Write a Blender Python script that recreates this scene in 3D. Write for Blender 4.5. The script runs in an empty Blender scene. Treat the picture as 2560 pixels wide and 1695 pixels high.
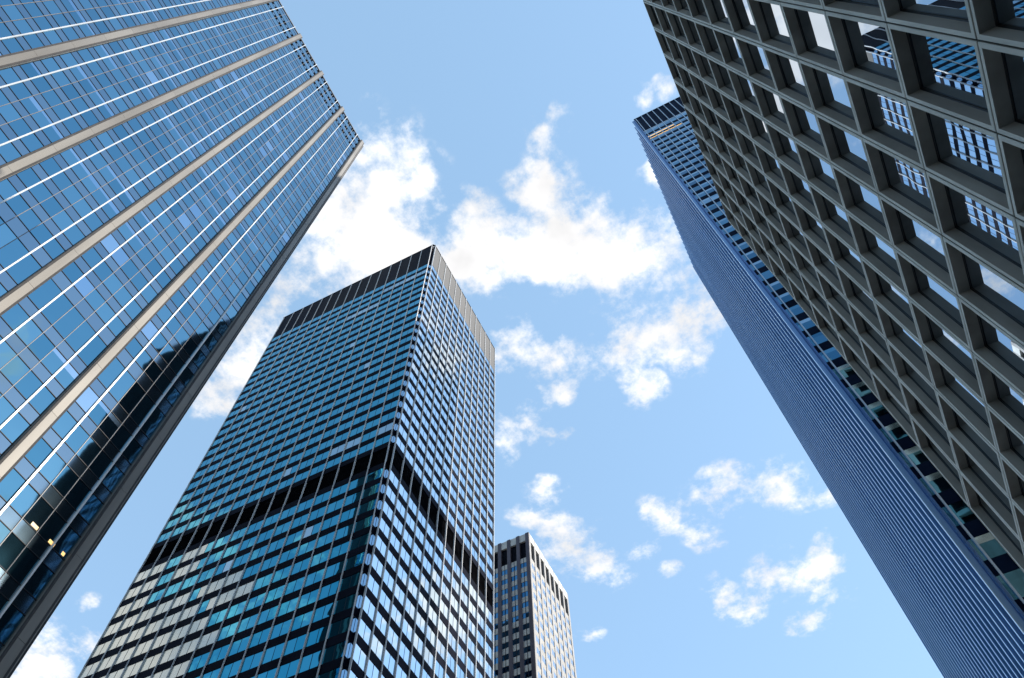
import bpy, math, random
from mathutils import Matrix, Vector, noise

random.seed(7)
S = bpy.context.scene
COL = S.collection

# ------------------------------------------------------------------ camera
# world axes follow the street grid: X to the right, Y up the street, Z up; metres
EYE = Vector((0.0, 0.0, 1.6))
FPX, CX, CY = 1960.0, 1280.0, 847.5          # focal length and centre in 2560 px units
RM = Matrix(((0.8951971469, 0.4051192599, 0.1857429768),
             (0.4453332206, -0.7969205292, -0.4081617238),
             (-0.0173317840, 0.4481027287, -0.8938140488)))
cam_d = bpy.data.cameras.new("camera")
cam_d.sensor_width = 36.0
cam_d.lens = FPX / 2560.0 * 36.0
cam_d.clip_start = 0.1
cam_d.clip_end = 6000.0
cam = bpy.data.objects.new("camera", cam_d)
COL.objects.link(cam)
cam.matrix_world = Matrix.Translation(EYE) @ RM.to_4x4()
S.camera = cam


def ray(px, py):
    v = RM @ Vector(((px - CX) / FPX, -(py - CY) / FPX, -1.0))
    return v.normalized()


def project(p):
    c = RM.transposed() @ (Vector(p) - EYE)
    if c.z > -0.01:
        return None
    return (CX + FPX * c.x / -c.z, CY - FPX * c.y / -c.z)


# ------------------------------------------------------------------ light
SUN_EL, SUN_AZ = math.radians(36.0), math.radians(20.0)   # azimuth from +X towards +Y
sun_dir = Vector((math.cos(SUN_EL) * math.cos(SUN_AZ), math.cos(SUN_EL) * math.sin(SUN_AZ), math.sin(SUN_EL)))
sd = bpy.data.lights.new("sun", 'SUN')
sd.energy = 3.6
sd.angle = math.radians(0.5)
sd.color = (1.0, 0.94, 0.85)
sun = bpy.data.objects.new("sun", sd)
COL.objects.link(sun)
sun.rotation_euler = sun_dir.to_track_quat('Z', 'Y').to_euler()

S.view_settings.view_transform = 'Standard'
S.view_settings.look = 'None'
S.view_settings.gamma = 1.0
S.view_settings.exposure = 0.75
S.cycles.max_bounces = 8
S.cycles.glossy_bounces = 5
S.cycles.diffuse_bounces = 4
S.cycles.sample_clamp_indirect = 6.0

# ------------------------------------------------------------------ world: Nishita sky with a cumulus layer
SKY_STRENGTH = 0.1
CLOUD_WHITE = 6.8          # radiance of a bright cloud before the strength

world = bpy.data.worlds.new("World")
S.world = world
world.use_nodes = True
nt = world.node_tree
nt.nodes.clear()
N, L = nt.nodes.new, nt.links.new
wout = N('ShaderNodeOutputWorld')
bg = N('ShaderNodeBackground')
bg.inputs['Strength'].default_value = SKY_STRENGTH
L(bg.outputs[0], wout.inputs['Surface'])
sky = N('ShaderNodeTexSky')
sky.sky_type = 'NISHITA'
sky.sun_disc = False
sky.sun_elevation = SUN_EL
sky.sun_rotation = math.radians(90.0) - SUN_AZ
sky.altitude = 0.0
sky.air_density = 1.0
sky.dust_density = 0.3
sky.ozone_density = 1.0
tc = N('ShaderNodeTexCoord')
sep = N('ShaderNodeSeparateXYZ')
L(tc.outputs['Generated'], sep.inputs[0])
zc = N('ShaderNodeMath'); zc.operation = 'MAXIMUM'; zc.inputs[1].default_value = 0.06
L(sep.outputs['Z'], zc.inputs[0])
dx = N('ShaderNodeMath'); dx.operation = 'DIVIDE'
dy = N('ShaderNodeMath'); dy.operation = 'DIVIDE'
L(sep.outputs['X'], dx.inputs[0]); L(zc.outputs[0], dx.inputs[1])
L(sep.outputs['Y'], dy.inputs[0]); L(zc.outputs[0], dy.inputs[1])
pl = N('ShaderNodeCombineXYZ')                     # point where the view ray meets the cloud layer (height 1)
L(dx.outputs[0], pl.inputs[0]); L(dy.outputs[0], pl.inputs[1])


def wnoise(scale, detail, rough, color=False, off=0.0):
    n = N('ShaderNodeTexNoise')
    n.noise_dimensions = '2D'
    n.inputs['Scale'].default_value = scale
    n.inputs['Detail'].default_value = detail
    n.inputs['Roughness'].default_value = rough
    if off:
        a = N('ShaderNodeVectorMath'); a.operation = 'ADD'
        a.inputs[1].default_value = (off, off * 0.7, 0)
        L(pl.outputs[0], a.inputs[0]); L(a.outputs[0], n.inputs['Vector'])
    else:
        L(pl.outputs[0], n.inputs['Vector'])
    return n


# warp the layer so that the cloud edges curl
wn = wnoise(9.0, 3.0, 0.6)
ws = N('ShaderNodeVectorMath'); ws.operation = 'SUBTRACT'; ws.inputs[1].default_value = (0.5, 0.5, 0.5)
L(wn.outputs['Color'], ws.inputs[0])
wm = N('ShaderNodeVectorMath'); wm.operation = 'MULTIPLY_ADD'
wm.inputs[1].default_value = (0.07, 0.07, 0.0)
L(ws.outputs[0], wm.inputs[0]); L(pl.outputs[0], wm.inputs[2])

# cloud heaps: seen position (in 2368 px units), half sizes, tilt, density; mirrored ones are seen in the glass
HEAPS = [
    (875, 320, 75, 70, 0, .75), (955, 300, 35, 60, 0, .5), (925, 410, 105, 85, 0, .9), (840, 500, 150, 120, 0, 1.1),
    (900, 590, 110, 70, 0, 1.0), (750, 610, 120, 90, 0, 1.0), (690, 680, 70, 50, 0, .8), (985, 440, 45, 40, 0, .6),
    (580, 800, 90, 85, 0, 1.0), (540, 880, 75, 65, 0, .8), (495, 940, 40, 40, 0, .5),
    (120, 1525, 85, 75, 0, 1.0), (60, 1570, 90, 70, 0, 1.2), (220, 1470, 35, 25, 0, .45), (205, 1395, 28, 20, 0, .4),
    (1272, 290, 45, 40, 0, .75), (1258, 340, 30, 45, 0, .6), (1275, 425, 80, 60, 0, .95), (1220, 440, 55, 40, 0, .7),
    (1270, 500, 75, 60, 0, .9), (1300, 570, 105, 70, 0, 1.0), (1190, 575, 125, 60, 0, 1.0), (1090, 495, 48, 45, 0, .75),
    (1110, 590, 85, 70, 0, .9), (1250, 640, 125, 50, 0, .9), (1400, 590, 85, 70, 0, .9), (1390, 485, 35, 50, 0, .6),
    (1450, 610, 75, 70, 0, .9), (1520, 545, 60, 60, 0, .75), (1440, 665, 60, 50, 0, .75), (1045, 560, 45, 50, 0, .6),
    (1540, 215, 45, 22, 35, .7), (1480, 245, 26, 14, 35, .55), (1505, 410, 25, 38, 0, .75),
    (1630, 690, 75, 85, 0, 1.1), (1580, 765, 80, 65, 0, .9), (1480, 770, 100, 55, 0, .75), (1430, 845, 70, 45, 0, .85),
    (1490, 890, 50, 42, 0, .8), (1600, 825, 45, 45, 0, .7),
    (1290, 850, 60, 50, 0, .85), (1300, 905, 38, 26, 0, .55), (1170, 800, 55, 55, 0, .85), (1215, 955, 50, 45, 0, .8),
    (1162, 1020, 35, 50, 0, .75), (1290, 1000, 32, 16, 0, .5),
    (1265, 1140, 45, 26, 0, .65), (1212, 1195, 42, 26, 0, .55), (1330, 1262, 72, 55, 0, .95), (1385, 1305, 70, 52, 0, .95),
    (1285, 1210, 45, 35, 0, .6), (1480, 1272, 36, 20, 0, .4), (1370, 1458, 40, 20, 0, .6), (1545, 1325, 26, 18, 0, .35),
    (1520, 1190, 40, 48, 0, .75), (1745, 1110, 105, 42, 0, .95), (1815, 1125, 60, 48, 0, .9), (1655, 1160, 75, 55, 0, .8),
    (1625, 1240, 55, 32, 0, .75), (1665, 1378, 38, 42, 0, .85), (1790, 1330, 68, 48, 40, .95), (1735, 1410, 42, 30, 0, .8),
    (1915, 1350, 62, 52, 0, .85), (1875, 1430, 55, 32, 20, .8), (1905, 1290, 32, 42, 0, .5), (1920, 1235, 28, 24, 0, .45),
    (1900, 1150, 42, 24, 0, .45),
]
MIRRORED = [
    # reflected in the long left face of the dark tower (y turned round)
    (300, 1480, 190, 140, 0, 1.6, 'y'), (250, 1370, 120, 90, 0, 1.2, 'y'), (420, 1300, 90, 80, 0, .9, 'y'), (400, 1180, 60, 40, 0, .8, 'y'),
    (480, 1240, 90, 50, 0, .9, 'y'), (560, 1420, 80, 70, 0, .75, 'y'), (660, 1380, 60, 50, 0, .7, 'y'), (700, 1270, 60, 30, -20, .9, 'y'), (640, 1190, 60, 30, -20, .8, 'y'), (820, 735, 60, 25, -25, .5, 'y'),
    # reflected in its narrow right face (x turned round)
    (1040, 1420, 80, 75, 0, 1.2, 'x'), (1090, 1400, 60, 70, 0, 1.1, 'x'), (960, 1390, 50, 45, 0, .9, 'x'), (985, 1490, 70, 50, 0, .8, 'x'),
    (870, 1470, 40, 30, 0, .7, 'x'), (1100, 1520, 50, 40, 0, .7, 'x'), (1020, 830, 40, 50, 0, .6, 'x'), (1000, 740, 30, 30, 0, .5, 'x'),
    # reflected in the blue left tower
    (15, 860, 70, 80, 0, .9, 'x'), (40, 760, 40, 30, 0, .7, 'x'), (10, 1250, 60, 90, 0, 1.1, 'x'),
    # reflected in the windows of the near concrete building
    (1890, 60, 60, 60, 0, 1.2, 'x'), (1835, 160, 40, 50, 0, .9, 'x'), (1790, 20, 60, 60, 0, 1.0, 'x'), (2330, 660, 50, 40, 0, .7, 'x'),
    (1795, 245, 30, 30, 0, .8, 'x'), (2000, 320, 60, 40, 0, .5, 'x'), (2150, 560, 40, 40, 0, .6, 'x'), (2380, 910, 60, 60, 0, 1.2, 'x'),
]
BEHIND = [(0.9, -1.4, .5, .3, .9), (-1.5, -1.1, .6, .35, 1.0), (2.2, 0.9, .5, .4, .8), (0.2, -2.6, .9, .4, .9), (-3.0, .3, .7, .6, 1.0)]


def plane_pt(px, py, flip=None):
    d = ray(px * 1.08108, py * 1.08108)
    x, y = d.x / max(d.z, .06), d.y / max(d.z, .06)
    return Vector((-x if flip == 'x' else x, -y if flip == 'y' else y))


acc = None


def add_heap(c, e1, e2, amp):
    """soft elliptical heap; e1, e2 are the images of the ellipse's half axes"""
    global acc
    import numpy as np
    U, s, Vt = np.linalg.svd(np.array([[e1.x, e2.x], [e1.y, e2.y]]))
    m = N('ShaderNodeMapping'); m.vector_type = 'TEXTURE'
    m.inputs['Location'].default_value = (c.x, c.y, 0)
    m.inputs['Rotation'].default_value = (0, 0, math.atan2(U[1, 0], U[0, 0]))
    m.inputs['Scale'].default_value = (s[0], s[1], 1)
    L(wm.outputs[0], m.inputs['Vector'])
    g = N('ShaderNodeTexGradient'); g.gradient_type = 'SPHERICAL'
    L(m.outputs[0], g.inputs['Vector'])
    a = N('ShaderNodeMath'); a.operation = 'MULTIPLY_ADD'
    L(g.outputs['Fac'], a.inputs[0]); a.inputs[1].default_value = amp * 1.12
    if acc is None:
        a.inputs[2].default_value = 0.0
    else:
        L(acc, a.inputs[2])
    acc = a.outputs[0]


for h in [x + (None,) for x in HEAPS] + MIRRORED:
    px, py, rx, ry, rot, amp, flip = h
    amp = amp + .3 if max(rx, ry) < 60 else amp * .9
    rx, ry = rx * 1.45, ry * 1.45
    c0 = plane_pt(px, py, flip)
    ca, sa = math.cos(math.radians(-rot)), math.sin(math.radians(-rot))
    e1 = plane_pt(px + rx * ca, py + rx * sa, flip) - c0
    e2 = plane_pt(px - ry * sa, py + ry * ca, flip) - c0
    add_heap(c0, e1, e2, amp)
for (x, y, r1, r2, amp) in BEHIND:
    add_heap(Vector((x, y)), Vector((r1, 0)), Vector((0, r2)), amp)

fbm = wnoise(11.0, 8.0, 0.66, off=3.1)
fine = wnoise(46.0, 4.0, 0.6, off=5.3)
b1 = N('ShaderNodeMath'); b1.operation = 'SUBTRACT'; b1.inputs[1].default_value = 0.5
L(fbm.outputs['Fac'], b1.inputs[0])
b2 = N('ShaderNodeMath'); b2.operation = 'MULTIPLY_ADD'; b2.inputs[1].default_value = 3.3
L(b1.outputs[0], b2.inputs[0]); L(acc, b2.inputs[2])
f1 = N('ShaderNodeMath'); f1.operation = 'SUBTRACT'; f1.inputs[1].default_value = 0.5
L(fine.outputs['Fac'], f1.inputs[0])
f2 = N('ShaderNodeMath'); f2.operation = 'MULTIPLY_ADD'; f2.inputs[1].default_value = 1.3
L(f1.outputs[0], f2.inputs[0]); L(b2.outputs[0], f2.inputs[2])
b2 = f2
# no heap, no cloud: the noise alone may not reach the threshold
mr = N('ShaderNodeMapRange'); mr.interpolation_type = 'SMOOTHSTEP'
mr.inputs['From Min'].default_value = 0.07
mr.inputs['From Max'].default_value = 1.55
L(b2.outputs[0], mr.inputs['Value'])
gate = N('ShaderNodeMapRange'); gate.interpolation_type = 'SMOOTHSTEP'
gate.inputs['From Min'].default_value = 0.0
gate.inputs['From Max'].default_value = 0.3
L(acc, gate.inputs['Value'])
mul = N('ShaderNodeMath'); mul.operation = 'MULTIPLY'
L(mr.outputs[0], mul.inputs[0]); L(gate.outputs[0], mul.inputs[1])
# cloud tone: slightly grey where thick
tone = wnoise(7.0, 4.0, 0.55, off=8.7)
tr = N('ShaderNodeMapRange')
tr.inputs['From Min'].default_value = 0.3; tr.inputs['From Max'].default_value = 0.7
tr.inputs['To Min'].default_value = CLOUD_WHITE * 0.80; tr.inputs['To Max'].default_value = CLOUD_WHITE * 1.1
L(tone.outputs['Fac'], tr.inputs['Value'])
cw = N('ShaderNodeVectorMath'); cw.operation = 'SCALE'
cw.inputs[0].default_value = (1.0, 0.995, 1.0)
L(tr.outputs[0], cw.inputs['Scale'])
# thin milky veil in the air lifts the blue of the clear sky
veil = N('ShaderNodeMix'); veil.data_type = 'RGBA'; veil.blend_type = 'ADD'
veil.inputs[0].default_value = 1.0
VEIL = (1.32, 2.18, 2.98)
veil.inputs[7].default_value = (*VEIL, 1)
ang = N('ShaderNodeMapRange'); ang.interpolation_type = 'SMOOTHSTEP'
ang.inputs['From Min'].default_value = -0.5; ang.inputs['From Max'].default_value = -0.05
ang.inputs['To Min'].default_value = 0.5; ang.inputs['To Max'].default_value = 1.0
L(sep.outputs['Y'], ang.inputs['Value']); L(ang.outputs[0], veil.inputs[0])
lit = N('ShaderNodeMapRange'); lit.interpolation_type = 'SMOOTHSTEP'
lit.inputs['From Min'].default_value = -0.4; lit.inputs['From Max'].default_value = -0.1
lit.inputs['To Min'].default_value = .9; lit.inputs['To Max'].default_value = 1.0
L(sep.outputs['Y'], lit.inputs['Value'])
cl2 = N('ShaderNodeVectorMath'); cl2.operation = 'SCALE'
L(cw.outputs[0], cl2.inputs[0]); L(lit.outputs[0], cl2.inputs['Scale'])
L(sky.outputs[0], veil.inputs[6])
mix = N('ShaderNodeMix'); mix.data_type = 'RGBA'
L(mul.outputs[0], mix.inputs[0]); L(veil.outputs[2], mix.inputs[6]); L(cl2.outputs[0], mix.inputs[7])
L(mix.outputs[2], bg.inputs['Color'])
world.cycles.sampling_method = 'MANUAL'
world.cycles.sample_map_resolution = 512

# ------------------------------------------------------------------ materials


def new_mat(name):
    m = bpy.data.materials.new(name)
    m.use_nodes = True
    t = m.node_tree
    b = t.nodes['Principled BSDF']
    return m, t, b


def noise_to(t, target, scale, c0, c1, detail=4.0, stretch=(1, 1, 1), lo=.35, hi=.65):
    """colour ramp between two real colours, driven by noise in object space"""
    tc_ = t.nodes.new('ShaderNodeTexCoord')
    mp = t.nodes.new('ShaderNodeMapping'); mp.inputs['Scale'].default_value = stretch
    n = t.nodes.new('ShaderNodeTexNoise'); n.inputs['Scale'].default_value = scale; n.inputs['Detail'].default_value = detail
    r = t.nodes.new('ShaderNodeValToRGB')
    r.color_ramp.elements[0].position = lo; r.color_ramp.elements[0].color = (*c0, 1)
    r.color_ramp.elements[1].position = hi; r.color_ramp.elements[1].color = (*c1, 1)
    t.links.new(tc_.outputs['Object'], mp.inputs[0]); t.links.new(mp.outputs[0], n.inputs['Vector'])
    t.links.new(n.outputs['Fac'], r.inputs[0]); t.links.new(r.outputs[0], target)
    return n


def pane_random(t):
    g = t.nodes.new('ShaderNodeNewGeometry')
    o = t.nodes.new('ShaderNodeObjectInfo')
    a = t.nodes.new('ShaderNodeMath'); a.operation = 'ADD'
    f = t.nodes.new('ShaderNodeMath'); f.operation = 'FRACT'
    t.links.new(g.outputs['Random Per Island'], a.inputs[0]); t.links.new(o.outputs['Random'], a.inputs[1])
    t.links.new(a.outputs[0], f.inputs[0])
    return f.outputs[0]


def glass_mat(name, lo, hi, rough=0.02, bump=0.02, bscale=0.5):
    """coated curtain-wall glass: tinted mirror, tint varies pane by pane"""
    m, t, b = new_mat(name)
    r = t.nodes.new('ShaderNodeValToRGB')
    r.color_ramp.elements[0].color = (*lo, 1)
    r.color_ramp.elements[1].color = (*hi, 1)
    t.links.new(pane_random(t), r.inputs[0])
    t.links.new(r.outputs[0], b.inputs['Base Color'])
    b.inputs['Metallic'].default_value = 1.0
    b.inputs['Roughness'].default_value = rough
    if bump:
        g = t.nodes.new('ShaderNodeNewGeometry')
        n = t.nodes.new('ShaderNodeTexNoise'); n.inputs['Scale'].default_value = bscale; n.inputs['Detail'].default_value = 1.0
        t.links.new(g.outputs['Position'], n.inputs['Vector'])
        bp = t.nodes.new('ShaderNodeBump'); bp.inputs['Strength'].default_value = bump; bp.inputs['Distance'].default_value = 0.3
        t.links.new(n.outputs['Fac'], bp.inputs['Height']); t.links.new(bp.outputs[0], b.inputs['Normal'])
    return m


def solid(name, c0, c1, rough=0.5, metal=0.0, scale=1.0, stretch=(1, 1, 1), spec=0.5, var=0.0):
    m, t, b = new_mat(name)
    noise_to(t, b.inputs['Base Color'], scale, c0, c1, stretch=stretch)
    if var:
        # every cast or rolled piece came out a little lighter or darker
        l = b.inputs['Base Color'].links[0]
        src = l.from_socket
        h_ = t.nodes.new('ShaderNodeHueSaturation')
        r_ = t.nodes.new('ShaderNodeMapRange')
        r_.inputs['To Min'].default_value = 1.0 - var; r_.inputs['To Max'].default_value = 1.0 + var
        t.links.new(pane_random(t), r_.inputs['Value'])
        t.links.new(r_.outputs[0], h_.inputs['Value'])
        t.links.new(src, h_.inputs['Color']); t.links.new(h_.outputs[0], b.inputs['Base Color'])
    b.inputs['Roughness'].default_value = rough
    b.inputs['Metallic'].default_value = metal
    b.inputs['Specular IOR Level'].default_value = spec
    return m


def emit(name, c, s):
    m, t, b = new_mat(name)
    b.inputs['Base Color'].default_value = (0.2, 0.2, 0.2, 1)
    b.inputs['Emission Color'].default_value = (*c, 1)
    b.inputs['Emission Strength'].default_value = s
    return m


M = dict(
    a_glass=glass_mat('blue_glass', (.085, .255, .365), (.175, .375, .485), .03, .03, .45),
    a_spandrel=glass_mat('blue_grey_spandrel_glass', (.19, .29, .37), (.25, .35, .42), .05, 0),
    a_blind=glass_mat('glass_over_blinds', (.27, .44, .60), (.40, .56, .70), .08, 0),
    steel=solid('brushed_aluminium', (.145, .13, .11), (.215, .196, .17), .5, .15, .5, (1, 1, .12), .5, .09),
    white_alu=solid('white_aluminium', (.55, .55, .54), (.68, .675, .66), .35, .3, .4),
    thin_alu=solid('grey_aluminium', (.13, .125, .125), (.19, .18, .175), .5, .1, .4),
    dark_frame=solid('dark_frame', (.008, .009, .014), (.018, .018, .022), .5, 0, .8, spec=.2),
    black=solid('black_louvre', (.003, .003, .004), (.007, .007, .008), .7, 0, .8, spec=.0),
    b_glass=glass_mat('teal_glass', (.03, .40, .555), (.08, .48, .63), .015, .02, .5),
    b_glass_side=glass_mat('grazing_sky_glass', (.62, .78, .88), (.74, .86, .94), .015, .02, .5),  # right face and notch: bright grazing sky reflection put into the tint
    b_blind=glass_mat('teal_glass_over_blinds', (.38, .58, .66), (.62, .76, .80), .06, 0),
    b_black=solid('black_anodised_aluminium', (.003, .004, .010), (.007, .008, .017), .5, 0, .25, spec=.02),
    b_panel=solid('black_panel', (.006, .006, .011), (.022, .019, .021), .5, 0, .12, (1, 1, .3), .02, .25),
    b_panel_side=solid('sunlit_panel', (.085, .075, .062), (.12, .105, .088), .45, 0, .12, (1, 1, .3), .2, .08),
    b_cream=solid('cream_cloud_reflection', (.84, .82, .68), (.90, .88, .76), .10, .45, .2, spec=.6),
    fin=solid('pale_fin_aluminium', (.52, .52, .525), (.62, .615, .61), .5, .05, .3),
    d_glass=glass_mat('deep_blue_glass', (.03, .15, .26), (.12, .32, .46), .02, .02, .5),
    d_blind=glass_mat('blue_glass_over_blinds', (.24, .42, .55), (.42, .58, .68), .08, 0),
    d_dark=solid('navy_spandrel', (.002, .006, .020), (.005, .012, .032), .5, 0, .3, spec=.01),
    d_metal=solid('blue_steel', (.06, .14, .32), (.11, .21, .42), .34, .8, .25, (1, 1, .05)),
    d_rib=solid('lit_blue_steel', (.48, .66, .84), (.62, .78, .92), .3, .85, .25, (1, 1, .05)),
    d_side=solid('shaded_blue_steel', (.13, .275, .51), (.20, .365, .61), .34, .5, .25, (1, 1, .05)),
    d_slot=solid('dark_blue_slot', (.02, .04, .10), (.04, .07, .15), .2, .4, .5),
    d_wall=solid('dark_ribbed_metal', (.010, .011, .013), (.024, .024, .026), .6, 0, .6, (1, 1, .2), .08),
    d_mull=solid('pale_blue_aluminium', (.34, .44, .55), (.44, .53, .62), .35, .4, .3),
    concrete=solid('grey_precast', (.27, .24, .208), (.375, .338, .295), .75, 0, 1.1, (1, 1, .3), .12, .10),
    edge=solid('lit_precast_edge', (.50, .475, .43), (.64, .61, .56), .6, 0, 1.6, (1, 1, .35), .4, .07),  # outer border lighter than the reveals: its fuller daylight put into the colour
    joint=solid('dark_joint', (.03, .028, .028), (.05, .045, .045), .8, 0, 2.0),
    e_frame=solid('black_window_frame', (.006, .006, .007), (.014, .014, .016), .4, 0, 1.0),
    e_glass=glass_mat('clear_mirror_glass', (.42, .52, .63), (.54, .63, .72), .006, .007, .55),
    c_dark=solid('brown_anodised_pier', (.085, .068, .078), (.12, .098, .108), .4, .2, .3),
    c_light=solid('pale_pier', (.26, .24, .22), (.36, .335, .31), .55, 0, .4),  # piers and mullions of the right face, paler than the left ones
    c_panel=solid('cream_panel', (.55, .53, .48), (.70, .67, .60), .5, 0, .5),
    c_panel_side=solid('darker_cream_panel', (.30, .275, .24), (.40, .37, .325), .55, 0, .5),  # right face only: darker, browner copy of the cream panel
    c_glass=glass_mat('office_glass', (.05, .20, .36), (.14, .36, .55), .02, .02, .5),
    c_glass_side=glass_mat('office_glass_side', (.78, .80, .84), (.86, .88, .92), .05, .02, .5),  # right face: paler copy, the reflected sky's brightness put into the tint
    roof=solid('roof_gravel', (.16, .15, .14), (.24, .23, .22), .9, 0, 1.5),
    warm=emit('warm_lamp', (1.0, .60, .20), .9),
    asphalt=solid('asphalt', (.04, .04, .042), (.06, .06, .062), .85, 0, 2.0),
    paving=solid('concrete_paving', (.25, .24, .225), (.34, .33, .31), .8, 0, 1.4),
    line=solid('road_paint', (.65, .64, .6), (.8, .79, .75), .6, 0, 3.0),
)

# ------------------------------------------------------------------ mesh helpers


class MB:
    def __init__(self):
        self.v, self.f, self.m, self.mats = [], [], [], []

    def mi(self, mat):
        if mat not in self.mats:
            self.mats.append(mat)
        return self.mats.index(mat)

    def poly(self, pts, mat):
        b = len(self.v)
        self.v += [tuple(p) for p in pts]
        self.f.append(tuple(range(b, b + len(pts))))
        self.m.append(self.mi(mat))

    def prism(self, ring0, ring1, mat, cap=True):
        """closed loft of two rings given counter-clockwise seen from outside of ring1"""
        b = len(self.v); n = len(ring0)
        self.v += [tuple(p) for p in ring0] + [tuple(p) for p in ring1]
        k = self.mi(mat)
        for i in range(n):
            j = (i + 1) % n
            self.f.append((b + i, b + j, b + n + j, b + n + i)); self.m.append(k)
        if cap:
            self.f.append(tuple(b + i for i in reversed(range(n)))); self.m.append(k)
            self.f.append(tuple(b + n + i for i in range(n))); self.m.append(k)

    def box(self, x0, x1, y0, y1, z0, z1, mat):
        self.prism([(x0, y0, z0), (x1, y0, z0), (x1, y1, z0), (x0, y1, z0)],
                   [(x0, y0, z1), (x1, y0, z1), (x1, y1, z1), (x0, y1, z1)], mat)

    def build(self, name, parent=None, kind=None):
        me = bpy.data.meshes.new(name)
        me.from_pydata(self.v, [], self.f)
        for m in self.mats:
            me.materials.append(M[m])
        me.polygons.foreach_set('material_index', self.m)
        me.update()
        o = bpy.data.objects.new(name, me)
        COL.objects.link(o)
        if parent:
            o.parent = parent
            o.matrix_parent_inverse = parent.matrix_world.inverted()
        if kind:
            o['kind'] = kind
        return o


class Face:
    """a facade: origin, direction along it, outward normal; s along, d outward, z up from the eye"""

    def __init__(self, ox, oy, tx, ty, nx, ny):
        self.o, self.t, self.n = (ox, oy), (tx, ty), (nx, ny)
        self.right = tx * ny - ty * nx > 0       # handedness

    def p(self, s, d, z):
        return (self.o[0] + self.t[0] * s + self.n[0] * d, self.o[1] + self.t[1] * s + self.n[1] * d, z + EYE.z)

    def box(self, mb, s0, s1, d0, d1, z0, z1, mat):
        r = [(s0, d0), (s1, d0), (s1, d1), (s0, d1)]
        if not self.right:
            r.reverse()
        mb.prism([self.p(s, d, z0) for s, d in r], [self.p(s, d, z1) for s, d in r], mat)

    def chamfer(self, mb, s0, s1, d0, d1, z0, z1, c, mat):
        r = [(s0, d0), (s1, d0), (s1, d1 - c), (s1 - c, d1), (s0 + c, d1), (s0, d1 - c)]
        if not self.right:
            r.reverse()
        mb.prism([self.p(s, d, z0) for s, d in r], [self.p(s, d, z1) for s, d in r], mat)

    def quad(self, mb, s0, s1, z0, z1, d, mat, tilt=0.0):
        a, b = random.gauss(0, tilt), random.gauss(0, tilt)
        hs, hz = (s1 - s0) / 2, (z1 - z0) / 2
        r = [(s0, z0, -a * hs - b * hz), (s1, z0, a * hs - b * hz), (s1, z1, a * hs + b * hz), (s0, z1, -a * hs + b * hz)]
        if self.right:
            r.reverse()
        pts = [self.p(s, d + e, z) for s, z, e in r]
        mb.poly(pts[::-1] if False else pts, mat)
        return pts


def thing(name, label, cat, loc, group=None):
    o = bpy.data.objects.new(name, None)
    o.empty_display_size = 1.0
    COL.objects.link(o)
    o.location = loc
    bpy.context.view_layer.update()
    o['label'] = label
    o['category'] = cat
    if group:
        o['group'] = group
    return o


def shown_area(pts, hide=()):
    """size in the picture of a pane (0 when outside the frame or behind another building)"""
    q = [project(p) for p in pts]
    if any(x is None for x in q):
        return 0.0
    c = (sum(x[0] for x in q) / len(q), sum(x[1] for x in q) / len(q))
    if not (-20 < c[0] < 2580 and -20 < c[1] < 1715):
        return 0.0
    m = [sum(p[i] for p in pts) / len(pts) for i in range(3)]
    d = Vector(m) - EYE
    for test in hide:
        if test(d):
            return 0.0
    a = 0.0
    for i in range(len(q)):
        j = (i + 1) % len(q)
        a += q[i][0] * q[j][1] - q[j][0] * q[i][1]
    return abs(a) / 2


def windows(panes, parent, hide=(), extra=None, limit=100):
    """panes: (points, material). The largest in view become parts of their own, the rest one mesh."""
    order = sorted(range(len(panes)), key=lambda i: -shown_area(panes[i][0], hide))
    rest = MB()
    for n, i in enumerate(order):
        pts, mat = panes[i][0], panes[i][1]
        if n < limit:
            mb = MB()
            mb.poly(pts, mat)
            w = mb.build('window', parent)
            if extra:
                extra(w, panes[i])
        else:
            rest.poly(pts, mat)
    if rest.f:
        rest.build('window', parent, 'stuff')


# shared sizes
H_B, K_A, H_D, H_E, H_C = 196.5, 40.76, 196.0, 62.5, 176.0
EX, EY1 = 0.12759 * H_E, 0.42923 * H_E
BAX, BBY = -0.23751 * H_B, 0.2823 * H_B


def behind_E(d):
    if d.x <= 0.01:
        return False
    t = EX / d.x
    return d.y * t < EY1 and 0 < d.z * t < H_E and t < 1


def behind_B(d):
    if d.y <= 0.01:
        return False
    t = BBY / d.y
    if -0.478 * H_B < d.x * t < BAX and d.z * t < H_B and t < 1:
        return True
    if d.x < 0:
        t = BAX / d.x
        return BBY < d.y * t < 0.4601 * H_B and d.z * t < H_B and t < 1
    return False


# ------------------------------------------------------------------ ground
g = MB(); g.poly([(-3000, -3000, -.02), (3000, -3000, -.02), (3000, 3000, -.02), (-3000, 3000, -.02)], 'paving')
o = g.build('ground'); o['kind'] = 'structure'
g = MB(); g.poly([(-26, -400, .004), (-8, -400, .004), (-8, 400, .004), (-26, 400, .004)], 'asphalt')
g.poly([(-26, 30, .004), (-26, 44, .004), (-400, 44, .004), (-400, 30, .004)], 'asphalt')
g.poly([(-8, 30, .004), (400, 30, .004), (400, 44, .004), (-8, 44, .004)], 'asphalt')
o = g.build('road'); o['kind'] = 'structure'
g = MB()
for y in range(-390, 395, 9):
    if not 24 < y < 48:
        g.poly([(-17.1, y, .010), (-16.9, y, .010), (-16.9, y + 3, .010), (-17.1, y + 3, .010)], 'line')
o = g.build('road_markings'); o['kind'] = 'structure'
g = MB()
g.box(-8, EX - .3, -400, 29.5, -.01, .13, 'paving')
g.box(-8, 12, 44.5, 400, -.01, .13, 'paving')
g.box(-40, -26, -400, 29.5, -.01, .13, 'paving')
g.box(-46, -26, 44.5, 400, -.01, .13, 'paving')
o = g.build('pavement'); o['kind'] = 'structure'

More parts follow.
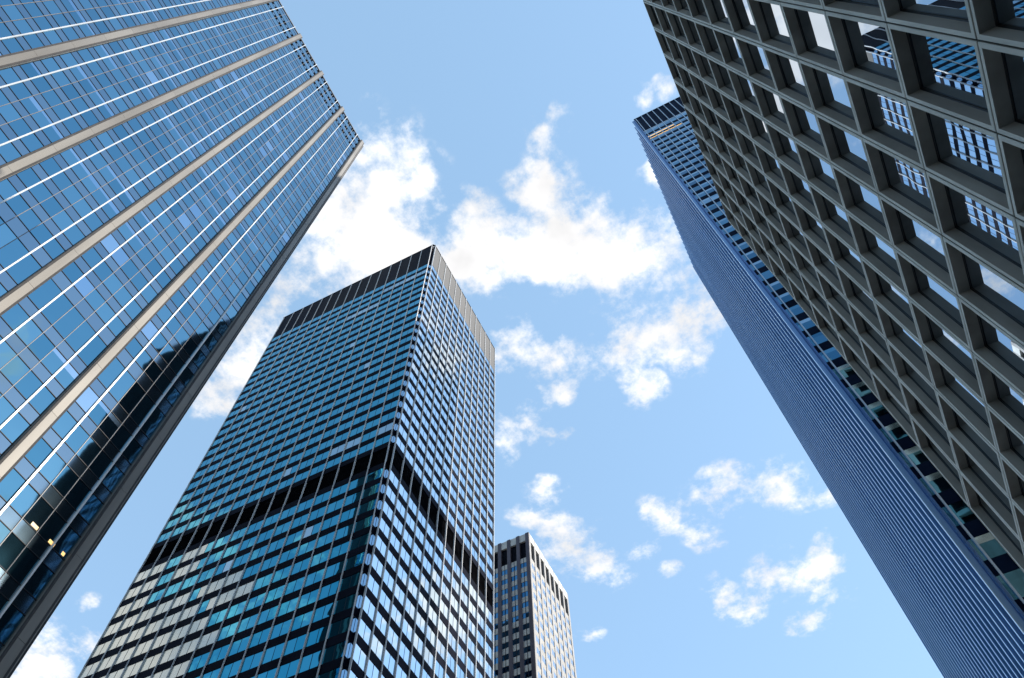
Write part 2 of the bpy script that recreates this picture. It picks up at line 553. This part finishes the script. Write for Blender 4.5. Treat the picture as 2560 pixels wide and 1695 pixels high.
# ------------------------------------------------------------------ blue glass tower with steel columns (left)
k = K_A
A_Y1, A_Y0, A_X, A_XW, A_TOP = 0.4910 * k, -1.90 * k, -k, -84.7, 3.942 * k
tA = thing('glass_tower', 'blue glass tower with wide steel columns and white mullions at the left', 'skyscraper', (A_X, A_Y1, 0))
fA = Face(A_X, 0, 0, 1, 1, 0)               # faces the street (+X); s = y
fN = Face(0, A_Y1, -1, 0, 0, 1)             # north end; s = -x
b = MB(); b.box(A_XW + .3, A_X - .3, A_Y0, A_Y1 - .3, 0, A_TOP + 1.4, 'dark_frame')
b.build('tower_core', tA)
b = MB(); b.box(A_XW + .3, A_X - .5, A_Y0 + .2, A_Y1 - .5, A_TOP + 1.41, A_TOP + 1.5, 'roof'); b.build('roof', tA)
PITCH, CW = 0.1858 * k, 0.0238 * k
MOD = (PITCH - CW) / 5
cols = [0.112 * k + PITCH * i for i in range(-10, 3)]        # column centres; the last one is the corner
cols[-1] = A_Y1 - CW / 2
ncols = [-A_X + CW / 2 + PITCH * i for i in range(0, 6)]
# rows: (window bottom, window top)
sp = []                                     # spandrels (z0, z1)
for n in range(31):
    c = 1.3987 + 0.0838 * n
    sp.append((c - (.0152 if n else .0197), c + (.0152 if n else .0197)))
z = 1.2650
low = [(1.2650, 1.2955)]
while z > 0.05:
    z -= 0.0843
    low.append((z, z + 0.0303))
sp = sorted(low + sp)
sp = [(a * k, c * k) for a, c in sp]
zbase = -EYE.z
panes = []
segsA = []                                  # module intervals
for i in range(len(cols) - 1):
    a0, a1 = cols[i] + CW / 2, cols[i + 1] - CW / 2
    w = (a1 - a0) / 5
    for j in range(5):
        segsA.append((a0 + w * j, a0 + w * (j + 1), i, j))
segsN = []
for i in range(len(ncols) - 1):
    a0, a1 = ncols[i] + CW / 2, ncols[i + 1] - CW / 2
    w = (a1 - a0) / 5
    for j in range(5):
        segsN.append((a0 + w * j, a0 + w * (j + 1), i, j))
for r in range(len(sp)):
    z0 = sp[r][1]
    z1 = sp[r + 1][0] if r + 1 < len(sp) else None
    mb = MB()
    top_rows = len(sp) - 3
    for (f, segs) in ((fA, segsA), (fN, segsN)):
        for (s0, s1, i, j) in segs:
            if r >= top_rows and f is fA and not (r == len(sp) - 1 and i < 9):
                # louvre row: light panel with a dark opening at both ends of the module
                w = s1 - s0
                f.quad(mb, s0 + w * .30, s1 - w * .30, sp[r][0], sp[r][1], 0, 'a_spandrel', .002)
                f.quad(mb, s0 + .03, s0 + w * .30, sp[r][0] + .1, sp[r][1] - .1, -.12, 'black')
                f.quad(mb, s1 - w * .30, s1 - .03, sp[r][0] + .1, sp[r][1] - .1, -.12, 'black')
            else:
                f.quad(mb, s0 + .03, s1 - .03, sp[r][0], sp[r][1], 0, 'a_spandrel', .0025)
        a, e = segs[0][0], segs[-1][1]
        f.box(mb, a, e, -.1, .035, sp[r][0] - .025, sp[r][0] + .025, 'dark_frame')
        f.box(mb, a, e, -.1, .035, sp[r][1] - .025, sp[r][1] + .025, 'dark_frame')
    mb.build('spandrel', tA)
    if z1 is None:
        z1 = A_TOP - .25
    row_lit = random.random() < .7 and z0 > 1.2 * k
    run = False
    for (f, segs) in ((fA, segsA), (fN, segsN)):
        for (s0, s1, i, j) in segs:
            mb = MB()
            mat = 'a_glass'
            if random.random() < .3:
                run = row_lit and random.random() < .38
            if r < top_rows - 1 and random.random() < .05:
                mat = 'a_blind'
            zs = z1 - .035
            if run and mat == 'a_glass' and f is fA:
                # blind drawn part of the way down
                zs = z1 - (z1 - z0) * random.choice((.22, .26, .34))
                pts = f.quad(mb, s0 + .03, s1 - .03, zs, z1 - .035, 0, 'a_blind', .0035)
                panes.append((pts, 'a_blind'))
            pts = f.quad(mb, s0 + .03, s1 - .03, z0 + .035, zs, 0, mat, .0035)
            panes.append((pts, mat))
windows(panes, tA)
for (yl, zl, hw) in ((.3954, .9600, .27), (.4334, .9600, .25), (.4590, .9610, .12)):
    mb = MB(); fA.box(mb, yl * k - hw, yl * k + hw, .004, .012, zl * k + .02, zl * k + .30, 'warm'); mb.build('ceiling_light', tA)
for (f, cc, segs) in ((fA, cols, segsA), (fN, ncols, segsN)):
    for ci, c in enumerate(cc):
        mb = MB()
        zz = zbase
        while zz < A_TOP:
            z2 = min(zz + 0.0843 * 2 * k, A_TOP)
            f.chamfer(mb, c - CW / 2, c + CW / 2, -.3 if not (f is fN and ci == 0) else -.01, .42, zz + .012, z2 - .012, .20, 'steel')
            zz = z2
        f.box(mb, c - CW / 2 + .03, c + CW / 2 - .03, -.28, .40, zbase, A_TOP - .05, 'joint')
        mb.build('column', tA)
    for (s0, s1, i, j) in segs:
        if j == 0:
            continue
        mb = MB()
        if j in (1, 4):
            f.box(mb, s0 - .06, s0 + .06, -.1, .18, zbase, A_TOP + .1, 'white_alu')
        else:
            f.box(mb, s0 - .025, s0 + .025, -.1, .05, zbase, A_TOP - .1, 'thin_alu')
        mb.build('mullion', tA)
mb = MB()
fA.box(mb, A_Y0, A_Y1, -.25, .30, A_TOP - .25, A_TOP + 1.6, 'thin_alu') if False else fA.box(mb, A_Y0, A_Y1, -.25, .08, A_TOP - .25, A_TOP + .05, 'thin_alu')
fN.box(mb, -A_X + .3, -A_XW, -.25, .08, A_TOP - .25, A_TOP + .05, 'thin_alu')
mb.build('coping', tA)

# ------------------------------------------------------------------ dark tower with white fins (centre)
h = H_B
BX, BY, BL, BR = -0.23751 * h, 0.28233 * h, -0.47843 * h, 0.46014 * h
tB = thing('office_tower', 'dark central tower of black bands and thin pale fins with one black mid band', 'skyscraper', (BX, BY, 0))
NOT = 0.5                                   # notch at the corner
fL = Face(0, BY, -1, 0, 0, -1)               # long left face; s = -x
fR = Face(BX, 0, 0, 1, 1, 0)                 # narrow right face; s = y
fn1 = Face(BX - NOT, 0, 0, 1, 1, 0)          # notch walls
fn2 = Face(0, BY + NOT, -1, 0, 0, -1)
fW = Face(BL, 0, 0, 1, -1, 0)
fBk = Face(0, BR, -1, 0, 0, 1)
b = MB(); b.box(BL + .35, BX - NOT - .35, BY + .35, BR - .35, 0, h + 1.4, 'dark_frame')
b.box(BX - NOT - .349, BX - .35, BY + NOT + .35, BR - .35, 0, h + 1.4, 'dark_frame')
b.build('tower_core', tB)
b = MB(); b.box(BL + .3, BX - NOT - .3, BY + .3, BR - .3, h + 1.41, h + 1.5, 'roof'); b.build('roof', tB)
PARB, BAND1, BAND0 = 0.9340 * h, 0.5346 * h, 0.4988 * h
rows = []                                    # windows (z0, z1)
for n in range(22):
    t1 = 0.9340 - 0.01850 * n
    rows.append(((t1 - .0115) * h, t1 * h))
zt = 0.4988
while zt > 0.06:
    rows.append(((zt - .0117) * h, zt * h))
    zt -= .01875
sLm = [0.2406 + 0.01736 * i for i in range(15)]
sLm = [(0.2406 + (0.4766 - 0.2406) * i / 15) * h for i in range(16)]      # fins on the left face
sRm = [(0.2850 + (0.4595 - 0.2850) * i / 12) * h for i in range(13)]      # fins on the right face
panes = []
allz = sorted(rows)
for r, (z0, z1) in enumerate(allz):
    up = allz[r + 1][0] if r + 1 < len(allz) else None
    # black spandrel above this window, wrapped round the corner
    if abs(z1 - BAND0) > .5 and up is not None and abs(up - z1) < 3:
        mb = MB()
        fL.box(mb, -BX + NOT, -BL, -.3, .05, z1, up, 'b_black')
        fR.box(mb, BY + NOT, BR, -.3, .05, z1, up, 'b_black')
        fn1.box(mb, BY + .051, BY + NOT - .051, -.3, .03, z1 + .003, up - .003, 'b_black')
        fn2.box(mb, -BX + .051, -BX + NOT - .031, -.3, .03, z1 + .003, up - .003, 'b_black')
        fW.box(mb, BY, BR, -.3, .03, z1 + .003, up - .003, 'b_black')
        fBk.box(mb, -BX, -BL, -.3, .03, z1 + .003, up - .003, 'b_black')
        mb.build('spandrel', tB)
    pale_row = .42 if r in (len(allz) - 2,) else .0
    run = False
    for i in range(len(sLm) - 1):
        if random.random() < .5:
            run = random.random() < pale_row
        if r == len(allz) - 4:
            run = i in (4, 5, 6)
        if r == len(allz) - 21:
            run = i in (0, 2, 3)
        for j in range(2):
            w = (sLm[i + 1] - sLm[i]) / 2
            mb = MB()
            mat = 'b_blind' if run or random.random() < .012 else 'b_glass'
            # cloud reflection painted as cream panes, low down at the far end
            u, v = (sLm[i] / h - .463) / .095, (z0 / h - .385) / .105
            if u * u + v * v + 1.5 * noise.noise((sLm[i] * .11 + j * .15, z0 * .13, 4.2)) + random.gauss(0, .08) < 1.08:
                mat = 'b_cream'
            s0 = sLm[i] + w * j + (.02 if j else .1)
            s1 = sLm[i] + w * (j + 1) - (.1 if j else .02)
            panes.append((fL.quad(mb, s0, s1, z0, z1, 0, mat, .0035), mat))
    for i in range(len(sRm) - 1):
        for j in range(2):
            w = (sRm[i + 1] - sRm[i]) / 2
            mb = MB()
            s0 = sRm[i] + w * j + (.02 if j else .1)
            s1 = sRm[i] + w * (j + 1) - (.1 if j else .02)
            panes.append((fR.quad(mb, s0, s1, z0, z1, 0, 'b_glass_side', .0035), 'b_glass_side'))
    mb = MB()
    panes.append((fn1.quad(mb, BY + .04, BY + NOT - .04, z0, z1, 0, 'b_glass_side', .002), 'b_glass_side'))
    panes.append((fn2.quad(mb, -BX + .04, -BX + NOT - .04, z0, z1, 0, 'b_glass_side', .002), 'b_glass_side'))
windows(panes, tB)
mb = MB()                                    # slim dark dividers between the two panes of each bay
for m in (sLm, sRm):
    f = fL if m is sLm else fR
    for i in range(len(m) - 1):
        c = (m[i] + m[i + 1]) / 2
        f.box(mb, c - .03, c + .03, -.1, .02, zbase, BAND0 - .1, 'dark_frame')
        f.box(mb, c - .03, c + .03, -.1, .02, BAND1 + .1, PARB, 'dark_frame')
mb.build('glazing_bars', tB)
# mid band of louvres
mb = MB()
SPH = .0072 * h
for (f, a, e) in ((fL, -BX + NOT, -BL), (fR, BY + NOT, BR)):
    f.box(mb, a, e, -.3, .05, BAND0, BAND0 + SPH, 'b_black')
    f.box(mb, a, e, -.3, .05, BAND1 - SPH, BAND1, 'b_black')
    f.box(mb, a, e, -.3, -.12, BAND0 + SPH, BAND1 - SPH, 'black')
    s = a + .2
    while s < e:
        f.box(mb, s, s + .06, -.119, -.02, BAND0 + SPH, BAND1 - SPH, 'black')
        s += .42
fn1.box(mb, BY + .051, BY + NOT - .051, -.3, .02, BAND0 + .01, BAND1 - .01, 'black')
fn2.box(mb, -BX + .051, -BX + NOT - .031, -.3, .02, BAND0 + .01, BAND1 - .01, 'black')
mb.build('louvre_band', tB)
# parapet: one tall panel per bay; the right face's sunlight put into the colour
for (f, m, a, e) in ((fL, sLm, -BX + NOT, -BL), (fR, sRm, BY + NOT, BR)):
    edges = [a] + m[1:-1] + [e]
    for i in range(len(edges) - 1):
        mb = MB()
        t = random.uniform(-.004, .012)
        f.box(mb, edges[i] + .015, edges[i + 1] - .015, -.3, .03 + t, PARB, h, 'b_panel' if f is fL else 'b_panel_side')
        mb.build('parapet_panel', tB)
mb = MB()
fn1.box(mb, BY + .051, BY + NOT - .051, -.3, .02, PARB, h, 'b_black')
fn2.box(mb, -BX + .051, -BX + NOT - .031, -.3, .02, PARB, h, 'b_black')
fL.box(mb, -BX + NOT - .3, -BL + .05, -.3, .09, h, h + .35, 'b_black')
fR.box(mb, BY + NOT - .3, BR + .05, -.3, .09, h, h + .35, 'b_black')
mb.build('coping', tB)
for (f, m) in ((fL, sLm), (fR, sRm)):
    for i, s in enumerate(m):
        mb = MB()
        f.box(mb, s - .055, s + .055, -.05, .21, zbase, h + .36, 'fin')
        mb.build('fin', tB)

# ------------------------------------------------------------------ blue ribbed tower (right, far)
h = H_D
DX, DY, DXE, DYB = 0.0645 * h, 0.2504 * h, 48.3, 0.4791 * h
tD = thing('ribbed_tower', 'tall blue tower with a ribbed metal flank, standing behind the concrete grid building', 'skyscraper', (DX, DY, 0))
fG = Face(0, DY, 1, 0, 0, -1)                # glass face; s = x
fRb = Face(DX, 0, 0, 1, -1, 0)               # ribbed face; s = y
b = MB(); b.box(DX + .4, DXE - .3, DY + .35, DYB - .05, 0, h + 1.3, 'dark_frame'); b.build('tower_core', tD)
b = MB(); b.box(DX + .4, DXE - .3, DY + .3, DYB - .1, h + 1.31, h + 1.45, 'roof'); b.build('roof', tD)
FL = .01851 * h
dz = [.8726 * h + FL * i for i in range(-45, 3)]             # centres of the dark spandrels
PAR_D = .9262 * h
mm = [(.0679 + .00744 * i) * h for i in range(-0, 24)]
mm = [m for m in mm if m < 27.0]
panes = []
SH = .20 * FL
for i, zc_ in enumerate(dz):
    mb = MB()
    pale = abs(zc_ - .6329 * h) < FL * .4
    fG.box(mb, DX + .26, 26.99, -.3, .03, zc_ - SH, zc_ + SH, 'd_dark')
    mb.build('spandrel', tD)
    z0 = zc_ + SH
    z1 = dz[i + 1] - SH if i + 1 < len(dz) else PAR_D
    edges = [DX + .26] + mm + [27.0]
    for j in range(len(edges) - 1):
        s0, s1 = edges[j] + .07, edges[j + 1] - .07
        mb = MB()
        zcut = z1 - (z1 - z0) * .32
        hi = random.random() < .55
        mt = 'd_blind' if (pale or (hi and j > 0)) else 'd_glass'
        panes.append((fG.quad(mb, s0, s1, zcut, z1, 0, mt, .002), mt))
        mt = 'd_blind' if pale else 'd_glass'
        panes.append((fG.quad(mb, s0, s1, z0, zcut, 0, mt, .003), mt))
windows(panes, tD, (behind_E,))
mb = MB()
for j in range(len([DX + .26] + mm) - 0):
    edges = [DX + .26] + mm + [27.0]
    fG.box(mb, edges[j] + .09, edges[j + 1] - .09, -.25, -.02, PAR_D + .5, h - .3, 'd_dark')
mb.build('parapet_louvre', tD)
mb = MB()
fG.box(mb, DX + .2, DXE, -.3, .04, PAR_D, PAR_D + .5, 'd_mull')
fG.box(mb, DX + .2, DXE, -.3, .10, h - .3, h + .1, 'd_dark')
fRb.box(mb, DY + .3, DYB, -.35, -.02, h - .2, h + .02, 'd_metal')
mb.build('coping', tD)
for s in mm:
    mb = MB()
    fG.box(mb, s - .075, s + .075, -.05, .2, zbase, h - .05, 'd_mull')
    mb.build('mullion', tD)
# corner pier with a shadow slot beside the ribs
mb = MB()
fG.box(mb, DX + .11, DX + .26, -.35, .06, zbase, h - .3, 'd_metal')
fRb.box(mb, DY + .02, DY + .30, -.4, -.10, zbase, h - .3, 'd_side')
mb.build('corner_pier', tD)
# ribbed flank: metal wall, a strip of slot windows and one rib per module
P_R = .00775 * h
ribs = [.2522 * h + P_R * i for i in range(29)]
mb = MB()
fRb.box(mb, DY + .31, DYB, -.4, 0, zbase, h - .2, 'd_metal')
mb.build('flank_wall', tD)
mb = MB()
for i in range(len(ribs) - 1):
    for zc_ in dz:
        if random.random() < .8:
            fRb.quad(mb, ribs[i] + .45, ribs[i] + .95, zc_ + SH + .3, zc_ + FL - SH - .2, .012, 'd_slot', 0)
mb.build('slot_window', tD, 'stuff')
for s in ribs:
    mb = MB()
    fRb.box(mb, s - .10, s + .10, .0, .40, zbase, h - .02, 'd_side')  # rib sides darker, fronts paler: shade and highlight put into the colour
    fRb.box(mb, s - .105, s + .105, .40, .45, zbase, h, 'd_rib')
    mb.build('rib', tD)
# unseen east part: ribbed wall, added dark for its reflection in the blue tower
mb = MB()
fG.box(mb, 27.0, DXE, -.2, .24, zbase, h - .35, 'd_wall')
mb.build('added_unseen_dark_wall', tD)
for q in range(29):
    s = 27.3 + q * .73
    mb = MB(); fG.box(mb, s - .12, s + .12, .241, .5, zbase, h - .4, 'd_wall'); mb.build('wall_rib', tD)
# two floors with lamps on near the top
for q, (zq, xa, xb) in enumerate(((.8985 * h, .0665, .098), (.8880 * h, .0665, .1045))):
    mb = MB()
    fG.box(mb, xa * h, xb * h, .01, .06, zq, zq + .22, 'warm')
    mb.build('lit_ceiling_strip', tD)

# ------------------------------------------------------------------ far tower with brown piers (behind the centre tower)
h = H_C
CXE, CYF, CYR, CXW = -.34095 * h, .7850 * h, .9320 * h, -.4560 * h
tC = thing('brown_tower', 'small distant tower of brown piers and cream panels behind the dark tower', 'skyscraper', (CXE, CYF, 0))
fCL = Face(0, CYF, -1, 0, 0, -1)             # s = -x
fCR = Face(CXE, 0, 0, 1, 1, 0)               # s = y
b = MB(); b.box(CXW, CXE - .6, CYF + .6, CYR, 0, h + 1.2, 'dark_frame'); b.build('tower_core', tC)
b = MB(); b.box(CXW, CXE - .5, CYF + .5, CYR - .1, h + 1.21, h + 1.3, 'roof'); b.build('roof', tC)
PW, PP = .0058 * h, .01655 * h
pl_ = [(.3438 - .0029) * h + PW / 2 + PP * i for i in range(8)]
PPR = (.9320 - .7850) * h / 8
pr_ = [.7850 * h + PW * .3 + PPR * i for i in range(9)]
LT, LB = .9835 * h, .9465 * h
panes = []
FC = .02040 * h
zt = .9462 * h
cz = []
while zt > .2 * h:
    cz.append((zt - FC / 2, zt))             # cream panel; the window is below it
    zt -= FC
for (f, pp, mt) in ((fCL, pl_, 'c_glass'), (fCR, pr_, 'c_glass_side')):
    for (z0, z1) in cz:
        mb = MB()
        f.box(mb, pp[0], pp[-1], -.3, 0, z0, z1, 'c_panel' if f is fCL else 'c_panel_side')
        mb.build('spandrel', tC)
        for i in range(len(pp) - 1):
            a, e = pp[i] + PW / 2, pp[i + 1] - PW / 2
            m_ = (a + e) / 2
            for (s0, s1) in ((a + .04, m_ - .06), (m_ + .06, e - .04)):
                mb = MB()
                panes.append((f.quad(mb, s0, s1, z0 - FC / 2 + .05, z0 - .05, -.08 if f is fCL else -.005, mt, .006), mt))
windows(panes, tC, (behind_B,))
for (f, pp) in ((fCL, pl_), (fCR, pr_)):
    for i, s in enumerate(pp):
        mb = MB()
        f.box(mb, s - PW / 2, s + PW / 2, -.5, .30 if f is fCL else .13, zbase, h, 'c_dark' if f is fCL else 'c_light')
        mb.build('pier', tC)
    for i in range(len(pp) - 1):
        a, e = pp[i] + PW / 2, pp[i + 1] - PW / 2
        mb = MB()
        f.box(mb, (a + e) / 2 - .07, (a + e) / 2 + .07, -.2, .05 if f is fCL else .01, zbase, LB - .01, 'dark_frame' if f is fCL else 'c_light')
        mb.build('mullion', tC)
        mb = MB()
        f.box(mb, a + .01, e - .01, -.45, .12, LT, h - .05, 'c_panel')
        mb.build('cornice_panel', tC)
        mb = MB()
        f.box(mb, a + .02, e - .02, -.6, -.45, LB, LT, 'b_black')
        for q in range(12):
            zq = LB + (LT - LB) * (q + .3) / 12
            f.box(mb, a + .02, e - .02, -.449, -.35, zq, zq + .12, 'dark_frame')
        mb.build('louvre', tC)

# ------------------------------------------------------------------ concrete grid building (right, near)
h = H_E
EP, EF = .033497 * h, .066408 * h
tE = thing('grid_building', 'near grey concrete building with a deep square grid of recessed windows at the right', 'office building', (EX, EY1, 0))
fE = Face(EX, EY1, 0, -1, -1, 0)             # s runs back from the far corner
BRD, D1, D2, JT = .145, .33, .37, .022       # border, concrete reveal, frame depth, half joint
NI, NJ = 17, 15
grid = MB()
panes = []
for i in range(NI):
    for j in range(NJ):
        s0, s1 = EP * i, EP * (i + 1)
        z1, z0 = h - EF * j, h - EF * (j + 1)
        if z0 < zbase:
            z0 = zbase
            if z1 - z0 < 1.2:
                continue
        a0, a1, c0, c1 = s0 + JT, s1 - JT, z0 + JT, z1 - JT
        i0, i1, k0, k1 = a0 + BRD - JT, a1 - BRD + JT, c0 + BRD - JT, c1 - BRD + JT
        jx = random.uniform(-.004, .004)
        O = [(a0, c0), (a1, c0), (a1, c1), (a0, c1)]
        I = [(i0, k0), (i1, k0), (i1, k1), (i0, k1)]
        BV = .012
        OB = [(a0 + BV, c0 + BV), (a1 - BV, c0 + BV), (a1 - BV, c1 - BV), (a0 + BV, c1 - BV)]
        for q in range(4):
            w = (q + 1) % 4
            P = fE.p
            grid.poly([P(OB[q][0], jx, OB[q][1]), P(OB[w][0], jx, OB[w][1]), P(I[w][0], jx, I[w][1]), P(I[q][0], jx, I[q][1])], 'edge')
            grid.poly([P(O[q][0], jx - BV, O[q][1]), P(O[w][0], jx - BV, O[w][1]), P(OB[w][0], jx, OB[w][1]), P(OB[q][0], jx, OB[q][1])], 'edge')
            grid.poly([P(O[q][0], -.08, O[q][1]), P(O[w][0], -.08, O[w][1]), P(O[w][0], jx - BV, O[w][1]), P(O[q][0], jx - BV, O[q][1])], 'concrete')
            grid.poly([P(I[q][0], jx, I[q][1]), P(I[w][0], jx, I[w][1]), P(I[w][0], -D1, I[w][1]), P(I[q][0], -D1, I[q][1])], 'concrete')
        mb = MB()
        fs = .045
        pts = fE.quad(mb, i0 + fs, i1 - fs, k0 + fs, k1 - fs, -D2, 'e_glass', .0035)
        # ranked by the opening, whose lower-far part hides the glass
        panes.append((pts, 'e_glass', (i0, i1, k0, k1)))
        # narrow dark joint ground behind the panel edges
fE.box(grid, 0, EP * NI, -.10, -.06, zbase, h, 'joint') if False else None
for i in range(NI + 1):
    fE.box(grid, EP * i - .1, EP * i + .1, -.25, -.05, zbase, h, 'joint')
for j in range(NJ + 1):
    zz = max(zbase, h - EF * j)
    fE.box(grid, .1, EP * NI - .1, -.24, -.052, max(zz - .1, zbase), min(zz + .1, h), 'joint')
grid.build('facade_grid', tE)


def e_frame_geo(mb, w):
    i0, i1, k0, k1 = w
    fs = .06
    # black metal reveal between the concrete and the glass
    I = [(i0, k0), (i1, k0), (i1, k1), (i0, k1)]
    G = [(i0 + .02, k0 + .02), (i1 - .02, k0 + .02), (i1 - .02, k1 - .02), (i0 + .02, k1 - .02)]
    P = fE.p
    for q in range(4):
        v = (q + 1) % 4
        mb.poly([P(I[q][0], -D1, I[q][1]), P(I[v][0], -D1, I[v][1]), P(G[v][0], -D1 - .02, G[v][1]), P(G[q][0], -D1 - .02, G[q][1])], 'e_frame')
        mb.poly([P(G[q][0], -D1 - .02, G[q][1]), P(G[v][0], -D1 - .02, G[v][1]), P(G[v][0], -D2 - .02, G[v][1]), P(G[q][0], -D2 - .02, G[q][1])], 'e_frame')
    fE.box(mb, i0 + .021, i0 + fs, -D2 - .02, -D2 + .018, k0 + fs, k1 - fs, 'e_frame')
    fE.box(mb, i1 - fs, i1 - .021, -D2 - .02, -D2 + .018, k0 + fs, k1 - fs, 'e_frame')
    fE.box(mb, i0 + .021, i1 - .021, -D2 - .02, -D2 + .018, k0 + .021, k0 + fs, 'e_frame')
    fE.box(mb, i0 + .021, i1 - .021, -D2 - .02, -D2 + .018, k1 - fs, k1 - .021, 'e_frame')


framed = set()


def add_frame(w, pane):
    mb = MB(); e_frame_geo(mb, pane[2]); mb.build('window_frame', w); framed.add(pane[2])


windows(panes, tE, (), add_frame)
mb = MB()
for p_ in panes:
    if p_[2] not in framed:
        e_frame_geo(mb, p_[2])
mb.build('window_frame', tE, 'stuff')
b = MB()
b.box(EX + D2 + .05, EX + 24, EY1 - EP * NI, EY1 - .02, 0, h + 1.6 - .05, 'e_frame')
b.build('building_core', tE)
# the narrow concrete end wall and the roof edge
b = MB()
b.box(EX + .02, EX + 24, EY1 + .001, EY1 + .12, 0, h + 1.6 + .02, 'concrete')
b.build('end_wall', tE)
b = MB()
b.box(EX + .02, EX + 24, EY1 - EP * NI - .12, EY1 - EP * NI - .001, 0, h + 1.6 + .02, 'concrete')
b.build('end_wall', tE)
b = MB()
b.box(EX + .25, EX + 24, EY1 - EP * NI, EY1, h + 1.6 - .04, h + 1.6 + .02, 'roof')
b.build('roof', tE)

# ------------------------------------------------------------------ stone block behind the grid building (it shows only mirrored in the ribbed tower's glass)
tS = thing('stone_building', 'pale stone office block behind the concrete grid building, mirrored in the ribbed tower', 'office building', (20, 24, 0))
hS = 106.0
SX0, SX1, SY0, SY1 = 32.2, 58.0, -40.0, 24.0
b = MB(); b.box(20.6, 46, SY0, SY1 - .6, 0, hS, 'e_frame'); b.build('building_core', tS)
b = MB(); b.box(20.3, 46.3, SY0 - .3, SY1 - .3, hS, hS + .4, 'c_panel'); b.build('cornice', tS)
fS = Face(20, SY1, 1, 0, 0, 1)
fS2 = Face(20, 0, 0, 1, -1, 0)
for (f, a, e) in ((fS, 0, 26), (fS2, SY0, SY1)):
    n = int((e - a) / 2.6)
    for i in range(n + 1):
        s_ = a + (e - a) * i / n
        mb = MB(); f.box(mb, s_ - .3, s_ + .3, -.59, 0 if f is fS else -.004, zbase, hS - .1, 'c_panel'); mb.build('pier', tS)
for q in range(29):
    zq = q * 3.7 - .8
    mb = MB()
    fS.box(mb, .3, 25.7, -.58, -.12, zq, zq + .55, 'c_panel')
    fS2.box(mb, SY0 + .3, SY1 - .9, -.58, -.12, zq + .004, zq + .546, 'c_panel')
    mb.build('sill_band', tS)
